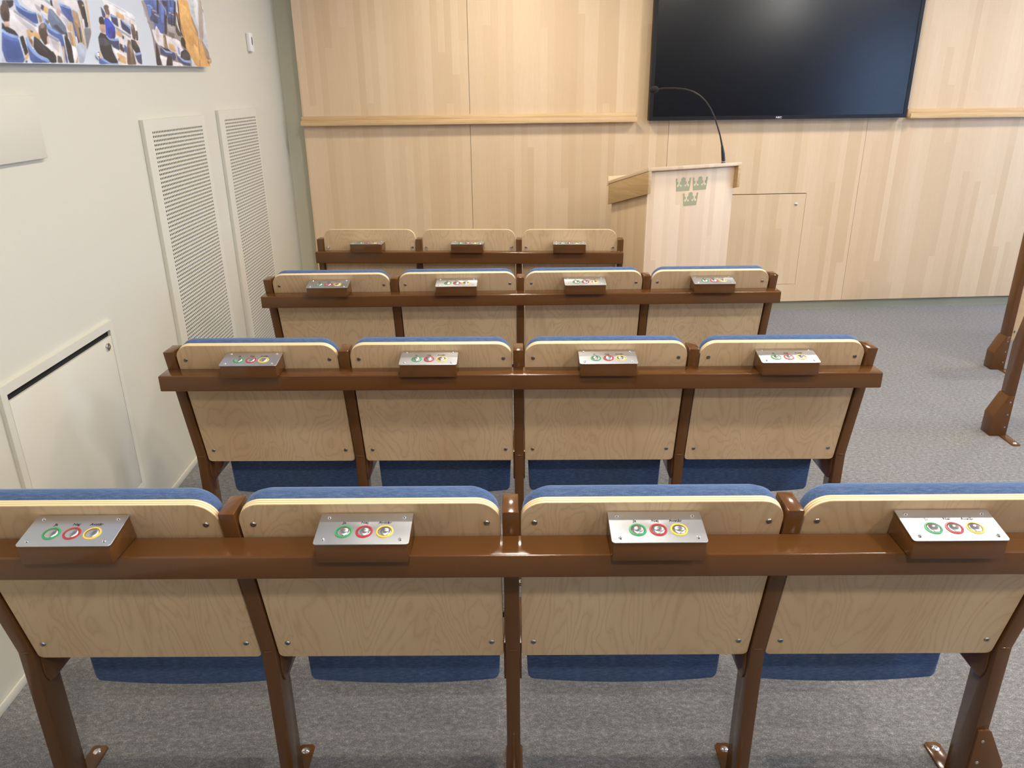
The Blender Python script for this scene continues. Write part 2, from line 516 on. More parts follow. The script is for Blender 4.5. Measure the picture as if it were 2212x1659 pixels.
# ------------------------------------------------------------------ display screen
TVY = -0.100
tv = empty('display_screen', front_pt(-1.030, 0, 1.336), FW_ROT)
tag(tv, 'large black flat display screen hanging on the wooden front wall', 'screen')
TW, TH, BZ = 1.737, 0.985, 0.024
obj('housing', box_mesh('housing', 0.0, TW, TVY + 0.004, TVY + 0.055, 0, TH, BEZEL, 0.003), tv)
obj('wall_mount', box_mesh('wall_mount', 0.4, 1.3, TVY + 0.055, -0.03, 0.25, 0.75, BLACK), tv)
bm = bmesh.new()
for b_ in ((0, TW, 0, BZ), (0, TW, TH - BZ, TH), (0, BZ, BZ, TH - BZ), (TW - BZ, TW, BZ, TH - BZ)):
    add_box(bm, b_[0], b_[1], TVY, TVY + 0.006, b_[2], b_[3])
bz = obj('bezel', finish(bm, 'bezel', BEZEL), tv)
obj('panel', box_mesh('panel', BZ, TW - BZ, TVY + 0.003, TVY + 0.005, BZ, TH - BZ, SCREEN), tv)
lg = obj('logo', text_mesh('logo', 'NEC', 0.016, LOGO, 0.0002, 0.0006, 1.25), bz, (0.868, TVY - 0.0004, 0.006), (math.radians(90), 0, 0))
obj('power_light', box_mesh('power_light', TW, TW + 0.0015, TVY + 0.012, TVY + 0.018, 0.165, 0.171, LED), tv)

# ------------------------------------------------------------------ lectern
lec = empty('lectern', (0.765, 4.294, 0.0), math.radians(25.7))
tag(lec, 'pale wooden lectern with sloping top and three green crowns on its front', 'lectern')
obj('front_panel', box_mesh('front_panel', 0.0205, 0.6345, 0.030, 0.048, 0.0, 1.100, STAVE_LIGHT, 0.001), lec)
for x0, x1 in ((0.0205, 0.0385), (0.6165, 0.6345)):
    obj('side_panel', prism_mesh('side_panel', [(0.0485, 0), (0.39, 0), (0.39, 0.985), (0.0485, 1.075)], 'x', x0, x1, STAVE_SIDE, 0.001), lec)
for x0, x1 in ((0.0, 0.020), (0.635, 0.655)):
    obj('trim_board', prism_mesh('trim_board', [(0.0, 0.988), (0.400, 0.883), (0.400, 1.0025), (0.0, 1.1095)], 'x', x0, x1, TRIMWOOD, 0.0012), lec)
obj('top_board', prism_mesh('top_board', [(0.0, 1.110), (0.400, 1.003), (0.400, 1.021), (0.0, 1.129)], 'x', -0.002, 0.657, STAVE_LIGHT, 0.001), lec)
obj('stop_lip', box_mesh('stop_lip', -0.002, 0.657, 0.4002, 0.412, 0.990, 1.047, STAVE_LIGHT, 0.001), lec)
half = [(0.0, 0.0), (0.44, 0.0), (0.52, 0.80), (0.46, 0.81), (0.41, 0.76), (0.40, 0.69), (0.43, 0.62), (0.36, 0.60), (0.32, 0.53), (0.33, 0.45), (0.38, 0.41),
        (0.425, 0.39), (0.43, 0.33), (0.38, 0.27), (0.31, 0.28), (0.27, 0.35), (0.25, 0.41), (0.23, 0.35), (0.19, 0.28), (0.13, 0.27), (0.075, 0.33), (0.08, 0.385),
        (0.16, 0.39), (0.22, 0.44), (0.23, 0.53), (0.19, 0.60), (0.12, 0.63), (0.15, 0.70), (0.12, 0.79), (0.06, 0.84), (0.0, 0.855)]
outl = half + [(-x, z) for x, z in half[::-1] if x > 1e-6]
CWD = 0.105
crownm = prism_mesh('crown', [(x * CWD, z * CWD * 0.86) for x, z in outl], 'y', 0.0, 0.0008, CROWN, 0)
for cx, cz in ((0.2645, 0.984), (0.385, 0.983), (0.323, 0.898)):
    o = obj('crown', crownm, lec, (cx, 0.0291, cz))
    o['label'] = 'flat sage green crown emblem'

mic = empty('gooseneck_microphone', (1.245, 4.5695, 1.1165))
tag(mic, 'thin black gooseneck microphone rising from the lectern top', 'microphone')
obj('base_plate', lathe_mesh('base_plate', [(0.0, 0.0), (0.017, -0.001), (0.017, 0.004), (0.011, 0.010), (0.0, 0.010)], BLACK, 18), mic)
mp = [(1.248, 4.569, 1.120), (1.240, 4.570, 1.175), (1.231, 4.571, 1.219), (1.215, 4.5725, 1.276), (1.195, 4.574, 1.329), (1.174, 4.5755, 1.379), (1.148, 4.577, 1.424),
      (1.118, 4.580, 1.463), (1.083, 4.583, 1.494), (1.045, 4.586, 1.515), (1.003, 4.589, 1.528), (0.943, 4.594, 1.535), (0.883, 4.599, 1.535), (0.846, 4.603, 1.531)]
rel = [(p[0] - 1.245, p[1] - 4.5695, p[2] - 1.1165) for p in mp]
obj('stem', tube_mesh('stem', rel[:3], [0.0115, 0.0105, 0.0065], BLACK), mic)
obj('stem_ring', lathe_mesh('stem_ring', [(0.0122, 0.0), (0.0122, 0.004), (0.0115, 0.0042)], STEEL, 16), mic, (0.0015, 0, 0.014))
obj('gooseneck', tube_mesh('gooseneck', rel[2:], [0.0055] + [0.0042] * 10 + [0.0036], BLACK), mic)
bm = bmesh.new()
bmesh.ops.create_uvsphere(bm, u_segments=18, v_segments=12, radius=0.021)
bmesh.ops.scale(bm, vec=(1.25, 0.95, 0.95), verts=bm.verts)
foam = finish(bm, 'foam_tip', plain('mic_foam', (0.01, 0.01, 0.01, 1), 0.95), smooth=True, angle=80)
obj('foam_tip', foam, mic, (rel[-1][0] - 0.020, rel[-1][1], rel[-1][2] - 0.004), (0, math.radians(-12), 0))

# ------------------------------------------------------------------ things on the left wall
def vent(s0, s1, z0, z1, hs0, hs1, hz1, label):
    t = empty('vent_panel', left_pt(s0, 0.0, z0), LW)
    tag(t, label, 'vent panel', 'perforated vent panels on the left wall')
    W_, H_, D_ = s1 - s0, z1 - z0, 0.016
    bm = bmesh.new()
    for b_ in ((0, 0.004, 0, H_), (W_ - 0.004, W_, 0, H_), (0.004, W_ - 0.004, 0, 0.004), (0.004, W_ - 0.004, H_ - 0.004, H_)):
        add_box(bm, 0.001, D_ - 0.0010, b_[0], b_[1], b_[2], b_[3])
    obj('rim', finish(bm, 'rim', VENTP), t)
    obj('shade_backing', box_mesh('shade_backing', 0.001, 0.003, 0.004, W_ - 0.004, 0.004, H_ - 0.004, CAVITY_SHADE), t)  # black sheet so the holes look dark, their shade put into its colour
    pit = 0.016
    a0, top = hs0 - s0, hz1 - z0
    nc = int(round((hs1 - hs0) / pit)); nr = int((top - 0.06) / pit)
    r = 0.0050
    X0, X1 = D_ - 0.0009, D_
    V, F = [], []
    oc = [(math.cos(math.radians(45 * k)), math.sin(math.radians(45 * k))) for k in range(8)]
    sq = [(1, 0), (1, 1), (0, 1), (-1, 1), (-1, 0), (-1, -1), (0, -1), (1, -1)]
    for i in range(nc):
        for j in range(nr):
            cy, cz = a0 + (i + 0.5) * pit, top - (j + 0.5) * pit
            b = len(V)
            V += [(X1, cy + q[0] * pit / 2, cz + q[1] * pit / 2) for q in sq]
            V += [(X1, cy + q[0] * r, cz + q[1] * r) for q in oc]
            V += [(X0, cy + q[0] * r, cz + q[1] * r) for q in oc]
            for k in range(8):
                m = (k + 1) % 8
                F.append((b + k, b + m, b + 8 + m, b + 8 + k))
                F.append((b + 8 + k, b + 8 + m, b + 16 + m, b + 16 + k))
    y0, y1, zb, zt = a0, a0 + nc * pit, top - nr * pit, top
    for (ya, yb, za, zb_) in ((0, y0, 0, H_), (y1, W_, 0, H_), (y0, y1, 0, zb), (y0, y1, zt, H_)):
        b = len(V)
        V += [(X1, ya, za), (X1, yb, za), (X1, yb, zb_), (X1, ya, zb_)]
        F.append((b, b + 1, b + 2, b + 3))
    b = len(V)
    V += [(x, y, z) for x in (X0, X1) for y, z in ((0, 0), (W_, 0), (W_, H_), (0, H_))]
    for k in range(4):
        m = (k + 1) % 4
        F.append((b + k, b + m, b + 4 + m, b + 4 + k))
    me = bpy.data.meshes.new('perforated_sheet')
    me.from_pydata(V, [], F); me.update()
    me.materials.append(VENTP)
    obj('perforated_sheet', me, t)
vent(3.052, 3.722, 0.085, 1.441, 3.118, 3.682, 1.400, 'cream perforated vent panel nearer the wall hatch')
vent(3.928, 4.566, 0.085, 1.455, 4.004, 4.546, 1.414, 'cream perforated vent panel nearer the wooden front wall')

# access hatch
hatch = empty('wall_hatch', left_pt(1.876, 0.0, 0.156), LW)
tag(hatch, 'cream square service hatch low on the left wall', 'hatch')
HW, HH = 0.652, 0.650
bm = bmesh.new()
for b_ in ((0, 0.0255, 0, HH), (HW - 0.0255, HW, 0, HH), (0.0255, HW - 0.0255, 0, 0.027), (0.0255, HW - 0.0255, HH - 0.028, HH)):
    add_box(bm, 0.0005, 0.012, b_[0], b_[1], b_[2], b_[3])
bmesh.ops.remove_doubles(bm, verts=bm.verts, dist=1e-5)
obj('frame', finish(bm, 'frame', VENTP), hatch)
obj('shade_backing', box_mesh('shade_backing', 0.0005, 0.002, 0.0255, HW - 0.0255, 0.027, HH - 0.028, CAVITY_SHADE), hatch)  # no recess behind the door: its shaded gap is a black sheet
hdoor = obj('door', box_mesh('door', 0.0025, 0.012, 0.0275, HW - 0.0275, 0.030, HH - 0.049, VENTP, 0.0008), hatch)
obj('lock', lathe_mesh('lock', [(0.0, 0.003), (0.004, 0.003), (0.0045, 0.006), (0.010, 0.006), (0.0135, 0.004), (0.0145, 0.0)], POLISH, 20, 'x'), hdoor, (0.012, 0.588, 0.572))

# flat cover box further left
cov = obj('wall_cover', box_mesh('wall_cover', 0.0, 0.014, -0.75, 0.0, 0.0, 0.174, WALLP, 0.002), None, left_pt(2.353, 0.0005, 1.359), (0, 0, LW))
tag(cov, 'flat cream cover plate on the wall below the picture', 'cover plate')

# movement sensor
sen = empty('wall_sensor', left_pt(4.605, 0.0, 1.748), LW)
tag(sen, 'small white sensor with dark oval on the wall near the corner', 'sensor')
obj('body', prism_mesh('body', rounded_rect(0.0, 0.072, 0.0, 0.098, 0.010, 0.010, 5), 'x', 0.0005, 0.022, WHITE, 0.004), sen)
obj('lens', prism_mesh('lens', [(0.038 + 0.010 * math.cos(2 * math.pi * k / 16), 0.056 + 0.022 * math.sin(2 * math.pi * k / 16)) for k in range(16)], 'x', 0.0222, 0.0235, GREYP, 0), sen)

# picture of a debating chamber, printed on a board held off the wall
PIC = [
(228,222,226,2290,1757,2408,1716,2532,1683,2507,1639,2458,1644,2454,1699,2322,1680,2268,1705),
(228,222,226,2351,1781,2467,1793,2608,1757,2607,1720,2575,1715,2505,1752,2447,1757,2401,1761),
(228,222,226,2569,1803,2663,1812,2689,1806,2670,1779,2631,1788),
(150,156,172,2310,1754,2410,1721,2405,1716,2305,1747),
(150,156,172,2464,1703,2520,1689,2514,1682,2460,1694),
(150,156,172,2476,1794,2496,1796,2613,1760,2601,1753),
(72,98,160,2323,1778,2336,1780,2344,1767,2389,1756,2422,1755,2423,1727,2399,1725,2323,1750),
(138,170,224,2321,1778,2336,1780,2343,1768,2363,1758,2399,1755,2423,1756,2418,1752,2387,1751,2350,1757,2324,1765),
(72,98,160,2562,1794,2631,1788,2627,1749,2615,1737,2570,1771),
(138,170,224,2563,1796,2589,1788,2628,1789,2629,1784,2598,1782,2563,1789),
(214,172,122,2348,1706,2381,1712,2423,1697,2412,1683,2382,1692,2354,1685),
(70,74,88,2380,1718,2392,1712,2378,1699,2366,1705),
(214,172,122,2461,1778,2495,1776,2484,1756,2467,1761),
(66,70,90,2460,1782,2474,1778,2463,1763,2450,1768),
(170,140,112,2425,1755,2446,1749,2447,1733,2429,1729),
(110,100,96,2460,1745,2482,1738,2478,1729,2463,1733),
(40,38,42,2277,1774,2321,1778,2312,1763,2289,1754,2283,1767),
(84,66,60,2263,1772,2277,1774,2288,1762,2285,1738,2275,1720,2254,1721,2245,1730),
(214,178,164,2244,1718,2275,1721,2272,1707,2250,1711),
(36,36,44,2239,1717,2258,1709,2292,1701,2304,1689,2304,1684,2231,1697),
(72,98,160,2231,1697,2302,1684,2311,1619,2214,1616,2209,1647),
(138,170,224,2233,1702,2256,1691,2303,1687,2304,1681,2276,1680,2240,1688,2230,1695),
(208,216,228,2209,1646,2217,1616,2196,1616),
(36,36,44,2307,1684,2329,1691,2337,1645,2315,1636),
(214,172,122,2309,1631,2332,1646,2339,1642,2318,1625),
(40,40,60,2310,1624,2324,1626,2318,1619,2310,1619),
(72,98,160,2337,1686,2347,1658,2390,1636,2444,1630,2440,1623,2336,1619),
(138,170,224,2336,1686,2345,1687,2358,1660,2387,1642,2436,1633,2441,1625,2409,1625,2361,1643,2339,1663),
(170,140,112,2347,1693,2373,1682,2366,1659,2355,1670),
(36,36,44,2383,1693,2409,1683,2428,1670,2461,1664,2483,1643,2477,1624,2443,1623,2436,1633,2387,1643,2366,1659),
(66,60,66,2385,1687,2416,1672,2450,1652,2433,1650,2391,1664),
(84,66,60,2419,1718,2437,1728,2459,1728,2460,1712,2459,1685,2447,1670,2431,1670,2417,1688,2411,1704),
(128,112,108,2429,1721,2452,1725,2455,1715,2432,1709),
(214,178,164,2459,1710,2459,1688,2450,1674,2444,1677),
(238,238,244,2431,1670,2453,1677,2473,1659,2465,1654,2440,1667),
(72,98,160,2451,1754,2459,1737,2491,1720,2546,1709,2546,1626,2533,1625,2523,1689,2465,1705,2461,1729),
(138,170,224,2449,1758,2456,1748,2461,1734,2491,1720,2545,1713,2543,1706,2513,1706,2470,1716,2450,1733),
(98,112,136,2494,1773,2514,1773,2552,1749,2576,1730,2576,1709,2541,1705,2491,1720,2477,1741),
(126,140,164,2500,1767,2521,1764,2550,1738,2524,1744),
(36,36,44,2553,1705,2577,1698,2588,1676,2586,1627,2549,1626),
(40,38,42,2513,1797,2527,1799,2525,1781,2512,1783),
(206,190,190,2526,1799,2557,1802,2565,1781,2553,1759,2539,1773,2524,1784),
(214,172,122,2582,1738,2617,1749,2606,1717,2584,1721),
(170,140,112,2578,1715,2603,1716,2610,1677,2588,1676),
(214,172,122,2616,1747,2623,1741,2611,1628,2589,1627),
(72,98,160,2632,1784,2634,1753,2643,1687,2623,1683,2620,1749),
(170,140,112,2635,1784,2670,1777,2672,1753,2675,1662,2643,1687,2633,1750),
(52,52,60,2679,1814,2709,1817,2722,1810,2725,1739,2700,1735,2691,1768),
(214,172,122,2707,1804,2719,1802,2708,1791),
(214,172,122,2643,1751,2654,1747,2639,1735),
(214,172,122,2733,1819,2747,1821,2737,1737,2727,1736),
(214,172,122,2682,1790,2688,1790,2681,1668,2675,1662),
(60,70,100,2637,1730,2664,1735,2657,1689,2634,1687),
(238,238,244,2588,1676,2613,1675,2615,1651,2593,1629,2584,1629),
(176,186,204,2618,1680,2652,1692,2678,1677,2674,1660,2643,1628,2614,1627),
(120,118,124,2689,1734,2737,1737,2733,1719,2684,1668,2684,1683),
(228,222,226,2859,1832,2889,1835,3098,1805,3098,1762,3091,1712,3092,1636,2893,1630,2870,1687,2843,1720,2921,1755,2869,1790),
(238,238,244,2859,1832,2880,1834,3092,1803,3099,1785,3046,1794,2867,1822),
(214,172,122,2946,1806,3006,1798,3003,1779,2944,1787),
(56,68,104,2835,1812,2856,1797,2871,1774,2836,1778),
(56,68,104,2896,1794,2949,1787,2947,1753,2900,1766),
(138,170,224,2899,1792,2936,1788,2951,1788,2942,1783,2901,1785),
(56,68,104,2969,1784,3041,1762,3038,1733,2968,1751),
(138,170,224,2970,1786,3009,1772,3046,1762,3042,1754,3004,1761),
(214,178,164,2860,1801,2887,1793,2890,1781,2864,1777),
(84,66,60,2860,1815,2885,1817,2897,1797,2888,1784,2879,1792,2861,1799),
(238,238,244,2882,1782,2901,1777,2893,1767),
(36,70,180,2846,1774,2873,1780,2897,1767,2920,1751,2905,1718,2869,1712,2836,1723),
(22,40,110,2892,1737,2918,1742,2904,1716,2869,1712),
(214,172,122,2923,1750,2967,1740,2959,1721,2914,1729),
(70,76,100,2964,1732,2979,1726,2971,1716,2958,1719),
(150,156,172,2921,1755,3037,1731,3029,1723,2926,1746),
(56,68,104,2834,1719,2929,1714,2922,1677,2870,1687,2865,1703),
(138,170,224,2835,1721,2864,1712,2927,1717,2928,1710,2878,1706,2840,1712),
(60,56,60,2929,1703,2970,1694,2955,1671,2924,1681),
(72,98,160,2968,1700,2987,1691,2973,1670,2954,1679),
(214,178,164,2806,1755,2847,1757,2837,1726,2803,1731),
(40,38,42,2808,1774,2828,1779,2844,1770,2842,1754,2808,1752),
(36,36,44,2775,1712,2802,1729,2835,1721,2865,1703,2865,1675,2895,1636,2850,1631,2789,1643,2773,1670),
(70,76,88,2778,1709,2827,1712,2857,1696,2824,1687,2778,1692),
(72,98,160,2754,1654,2797,1643,2850,1631,2746,1628),
(138,170,224,2753,1661,2786,1647,2847,1634,2891,1636,2893,1631,2832,1629,2776,1641),
(238,238,244,2873,1684,2904,1676,2966,1664,2961,1632,2920,1631,2887,1657),
(214,172,122,2894,1672,2963,1658,2957,1634,2906,1640),
(120,100,88,3003,1718,3025,1716,3034,1682,3042,1635,2961,1632,2977,1680),
(150,124,108,3001,1703,3014,1700,3016,1662,3001,1660),
(84,66,60,3056,1774,3074,1773,3083,1749,3069,1718,3048,1724,3044,1747),
(60,58,62,3085,1753,3101,1752,3094,1720,3074,1718),
(36,36,44,3028,1721,3069,1718,3093,1694,3095,1677,3054,1673,3029,1691),
(56,68,104,3039,1671,3100,1677,3092,1636,3055,1643),
(138,170,224,3040,1673,3096,1680,3101,1673,3046,1666),
(214,172,122,3073,1716,3097,1716,3097,1704),
(150,140,138,3178,1864,3537,1899,3503,1796,3612,1708,3666,1646,3227,1634,3229,1747,3191,1836),
(72,98,160,3199,1866,3342,1880,3397,1853,3406,1833,3367,1785,3316,1797,3234,1795,3222,1849),
(56,68,104,3240,1831,3292,1829,3317,1799,3241,1799),
(72,98,160,3359,1882,3537,1899,3498,1826,3423,1820,3413,1850),
(56,68,104,3414,1825,3499,1828,3484,1795,3408,1800),
(38,40,50,3330,1879,3350,1881,3329,1827,3312,1831),
(38,40,50,3515,1891,3534,1893,3490,1795,3472,1796),
(40,40,50,3389,1834,3410,1829,3383,1757,3355,1759),
(214,172,122,3271,1841,3312,1837,3310,1834,3269,1837),
(214,172,122,3286,1827,3332,1821,3331,1818,3284,1823),
(214,172,122,3309,1780,3364,1778,3362,1774,3312,1777),
(214,172,122,3441,1846,3492,1840,3490,1837,3439,1842),
(138,170,224,3223,1852,3260,1854,3288,1845,3243,1839),
(72,98,160,3267,1798,3311,1799,3368,1787,3354,1757,3264,1767),
(228,222,226,3234,1771,3353,1755,3474,1745,3544,1705,3547,1683,3432,1693,3279,1713,3249,1732),
(236,234,246,3283,1785,3313,1764,3309,1719,3262,1725,3258,1753),
(236,232,244,3463,1749,3515,1739,3520,1708,3488,1678,3459,1684),
(214,172,122,3382,1727,3439,1722,3451,1694,3382,1702),
(40,38,42,3249,1720,3264,1717,3279,1652,3274,1639,3223,1638),
(150,128,96,3338,1758,3362,1749,3374,1697,3330,1702),
(36,36,44,3290,1714,3332,1706,3377,1704,3396,1694,3321,1695),
(56,68,104,3287,1708,3354,1692,3427,1695,3444,1679,3424,1661,3352,1673,3281,1681),
(138,170,224,3289,1712,3339,1696,3415,1695,3406,1688,3336,1689),
(238,238,244,3269,1678,3350,1669,3331,1641,3285,1639),
(40,38,42,3355,1680,3395,1677,3390,1640,3319,1638,3333,1658),
(40,38,42,3536,1757,3566,1752,3578,1722,3560,1710,3528,1726),
(36,36,44,3503,1699,3561,1712,3607,1696,3602,1671,3553,1665,3494,1678),
(56,68,104,3453,1686,3502,1668,3592,1664,3596,1644,3519,1648,3455,1662),
(138,170,224,3448,1688,3515,1668,3607,1667,3596,1657,3512,1661),
(232,230,234,3399,1660,3495,1652,3510,1642,3390,1640),
(226,224,230,3619,1695,3657,1657,3659,1644,3610,1644),
(222,168,98,3543,1900,3678,1914,3693,1857,3749,1765,3811,1707,3857,1658,3853,1648,3666,1644,3576,1717,3548,1784),
(190,140,84,3517,1855,3544,1847,3584,1765,3565,1750,3521,1795),
(120,84,54,3553,1901,3564,1902,3548,1784,3538,1784),
(150,110,70,3742,1765,3751,1765,3716,1646,3708,1645),
(204,208,214,3699,1916,3947,1940,3943,1897,3862,1719,3792,1763,3756,1796,3700,1858),
(182,164,150,3815,1927,3857,1931,3821,1779,3766,1738,3754,1761),
(168,138,112,3693,1857,3755,1793,3748,1763,3692,1826),
(160,136,114,3785,1765,3860,1714,3860,1680,3815,1683,3781,1739),
(84,66,60,2287,1746,2283,1735,2275,1725,2265,1719,2254,1718,2246,1721,2241,1729,2241,1739,2245,1750,2253,1759,2263,1765,2273,1767,2281,1764,2286,1756),
(60,48,46,2279,1735,2277,1729,2272,1724,2266,1720,2259,1719,2254,1721,2250,1725,2250,1730,2252,1736,2256,1741,2262,1745,2269,1746,2274,1745,2278,1741),
(214,178,164,2272,1715,2270,1712,2265,1709,2260,1708,2254,1707,2249,1708,2247,1710,2247,1713,2249,1716,2253,1718,2259,1720,2265,1720,2270,1719,2272,1717),
(92,78,74,2462,1715,2453,1709,2443,1704,2432,1702,2422,1703,2416,1706,2415,1712,2419,1718,2427,1724,2437,1729,2448,1731,2458,1730,2464,1727,2465,1721),
(70,54,50,2462,1700,2461,1690,2457,1682,2448,1676,2438,1674,2428,1676,2421,1682,2416,1690,2417,1700,2421,1708,2429,1713,2439,1716,2449,1714,2457,1708),
(140,126,122,2452,1721,2447,1718,2442,1716,2436,1715,2431,1716,2428,1717,2428,1720,2430,1723,2435,1726,2440,1728,2446,1729,2451,1728,2454,1726,2454,1724),
(214,178,164,2461,1686,2459,1680,2456,1676,2453,1673,2450,1673,2449,1675,2448,1679,2449,1685,2451,1690,2454,1694,2457,1697,2459,1697,2461,1695,2462,1691),
(24,22,28,2372,1657,2428,1639,2469,1631,2466,1623,2446,1623,2434,1634,2383,1645),
(58,52,58,2384,1689,2399,1683,2400,1661,2386,1664),
(26,24,30,2430,1662,2461,1650,2470,1634,2447,1644),
(54,62,80,2525,1733,2557,1713,2566,1707,2537,1709,2499,1726),
(120,134,158,2496,1770,2512,1770,2528,1754,2509,1757),
(28,28,34,2566,1694,2582,1674,2583,1649,2567,1655),
(60,62,72,2560,1714,2577,1713,2577,1698,2561,1702),
(208,196,196,2526,1799,2548,1801,2561,1790,2557,1774,2537,1775,2524,1785),
(196,164,154,2560,1771,2559,1766,2557,1761,2552,1758,2547,1757,2542,1759,2539,1762,2537,1766,2537,1771,2540,1775,2544,1778,2549,1779,2554,1778,2558,1775),
(58,84,146,2226,1675,2297,1674,2305,1635,2269,1624,2227,1625),
(86,114,180,2232,1690,2270,1682,2300,1680,2302,1673,2262,1674,2231,1682),
(58,84,146,2358,1637,2422,1625,2421,1622,2356,1620),
(58,84,146,2332,1759,2386,1749,2420,1749,2421,1734,2398,1729,2350,1745),
(60,86,148,2571,1788,2628,1782,2625,1759,2599,1770),
(200,196,204,2304,1744,2392,1716,2403,1703,2368,1706,2314,1730),
(196,190,196,2468,1694,2516,1679,2501,1652,2478,1665),
(180,176,184,2420,1780,2453,1772,2448,1759,2429,1764),
(200,196,202,2562,1760,2608,1748,2596,1727,2570,1744),
(120,92,62,2354,1685,2371,1678,2366,1667,2355,1676),
(90,78,70,2490,1646,2511,1642,2515,1625,2483,1624),
(200,170,130,2531,1676,2540,1668,2529,1625,2520,1625),
(232,214,190,2478,1652,2496,1661,2485,1641),
(150,120,88,2627,1749,2651,1748,2663,1688,2644,1689),
(30,30,36,2705,1799,2724,1798,2721,1745,2709,1741,2705,1770),
(230,230,236,2691,1760,2701,1761,2699,1737,2694,1736),
(230,230,236,2623,1705,2632,1704,2631,1681,2626,1679),
(34,36,44,2658,1735,2666,1732,2661,1691,2652,1692),
(40,38,42,2845,1769,2844,1763,2838,1757,2830,1753,2820,1752,2812,1753,2805,1757,2803,1762,2805,1768,2810,1773,2819,1777,2828,1779,2837,1778,2843,1774),
(196,156,142,2843,1746,2838,1741,2831,1737,2821,1734,2811,1733,2804,1735,2800,1738,2799,1743,2804,1748,2811,1752,2821,1755,2830,1755,2838,1754,2843,1751),
(176,140,128,2838,1737,2835,1733,2829,1730,2821,1728,2814,1727,2808,1729,2805,1731,2805,1735,2808,1738,2814,1741,2821,1743,2828,1744,2834,1743,2838,1740),
(30,30,36,2799,1728,2840,1724,2835,1716,2799,1720),
(104,84,78,2894,1810,2888,1806,2879,1804,2870,1803,2863,1803,2858,1805,2857,1809,2859,1812,2865,1816,2874,1818,2883,1820,2890,1819,2895,1817,2897,1814),
(120,98,92,2895,1802,2894,1796,2889,1791,2883,1788,2876,1787,2870,1788,2865,1792,2864,1797,2866,1802,2870,1807,2876,1810,2883,1812,2890,1810,2894,1807),
(214,178,164,2888,1784,2885,1782,2880,1780,2874,1778,2867,1777,2861,1778,2858,1780,2857,1782,2860,1784,2865,1786,2871,1788,2878,1789,2884,1788,2887,1786),
(30,32,38,2788,1678,2858,1689,2871,1660,2887,1637,2834,1634,2794,1645),
(56,60,70,2780,1705,2819,1711,2815,1693,2783,1685),
(48,84,200,2858,1773,2890,1770,2895,1753,2864,1749),
(26,52,150,2854,1745,2898,1752,2901,1737,2857,1724),
(96,76,64,2993,1695,3010,1690,2995,1635,2966,1634),
(170,146,128,3012,1707,3023,1701,3024,1670,3015,1681),
(104,86,74,3027,1676,3037,1656,3038,1636,3014,1636),
(86,72,64,3081,1751,3081,1739,3077,1730,3070,1724,3062,1722,3054,1726,3048,1735,3045,1746,3046,1757,3050,1766,3057,1772,3065,1774,3072,1770,3078,1762),
(150,136,122,3068,1766,3066,1762,3064,1758,3060,1756,3056,1755,3053,1757,3050,1760,3050,1764,3051,1768,3054,1771,3058,1774,3062,1774,3065,1773,3067,1770),
(62,66,76,3040,1716,3068,1714,3084,1696,3060,1697),
(190,190,200,2895,1830,3025,1810,3024,1807,2894,1828),
(176,176,186,3048,1788,3055,1788,3049,1770,3043,1771),
(200,200,210,3012,1800,3099,1787,3096,1783,3011,1797),
(44,54,88,2900,1783,2942,1782,2941,1760,2909,1767),
(46,58,96,2979,1775,3034,1757,3031,1738,2982,1752),
(52,62,98,2838,1709,2917,1706,2916,1684,2876,1689),
(150,100,60,2898,1652,2907,1653,2902,1642,2894,1642),
(90,60,50,2944,1687,2960,1683,2951,1673,2940,1678),
(228,224,228,2948,1697,2965,1694,2957,1686),
(24,26,34,3437,1889,3446,1890,3411,1819,3402,1818),
(24,26,34,3473,1893,3481,1894,3437,1745,3430,1745),
(24,26,34,3553,1895,3561,1895,3542,1814,3541,1784,3562,1759,3544,1762,3532,1792),
(24,26,34,3518,1851,3528,1852,3546,1767,3533,1766),
(96,126,192,3227,1849,3259,1850,3256,1820,3228,1804),
(96,124,190,3302,1876,3330,1879,3318,1852,3297,1854),
(98,128,194,3365,1870,3392,1854,3366,1797,3341,1803),
(96,124,188,3456,1866,3497,1866,3481,1844,3452,1845),
(40,44,60,3260,1805,3311,1799,3308,1791,3265,1793),
(40,44,60,3383,1884,3434,1883,3418,1861,3392,1867),
(160,160,170,3188,1842,3192,1842,3196,1808,3190,1807),
(160,160,170,3213,1817,3217,1817,3210,1787,3204,1787),
(178,170,168,3401,1797,3481,1788,3477,1767,3407,1771),
(112,104,100,3401,1770,3465,1766,3457,1748,3405,1754),
(70,62,58,3495,1806,3517,1787,3544,1762,3505,1760,3481,1776),
(214,202,190,3301,1752,3297,1740,3290,1731,3283,1725,3275,1724,3269,1729,3266,1737,3267,1749,3271,1760,3278,1770,3286,1776,3293,1777,3299,1772,3302,1763),
(120,100,72,3367,1739,3364,1731,3359,1724,3352,1720,3345,1719,3340,1722,3336,1729,3336,1737,3339,1745,3344,1752,3351,1756,3358,1757,3364,1754,3367,1747),
(180,158,122,3347,1730,3345,1722,3341,1716,3337,1713,3333,1712,3331,1715,3330,1721,3331,1728,3333,1736,3337,1742,3341,1745,3345,1746,3348,1743,3348,1737),
(30,26,26,3577,1742,3576,1732,3569,1724,3559,1719,3547,1718,3536,1720,3527,1727,3523,1735,3524,1744,3530,1752,3540,1757,3552,1759,3564,1756,3572,1750),
(60,62,70,3596,1687,3588,1680,3575,1674,3557,1670,3539,1669,3525,1672,3516,1677,3515,1684,3522,1691,3536,1697,3553,1700,3571,1701,3586,1699,3595,1694),
(150,160,196,3475,1719,3496,1711,3497,1685,3473,1689),
(236,184,112,3576,1891,3651,1885,3671,1840,3607,1815,3579,1839),
(206,152,84,3579,1782,3681,1770,3724,1727,3622,1731),
(232,180,110,3668,1742,3722,1722,3735,1671,3681,1679),
(196,150,100,3655,1818,3739,1774,3733,1769,3652,1811),
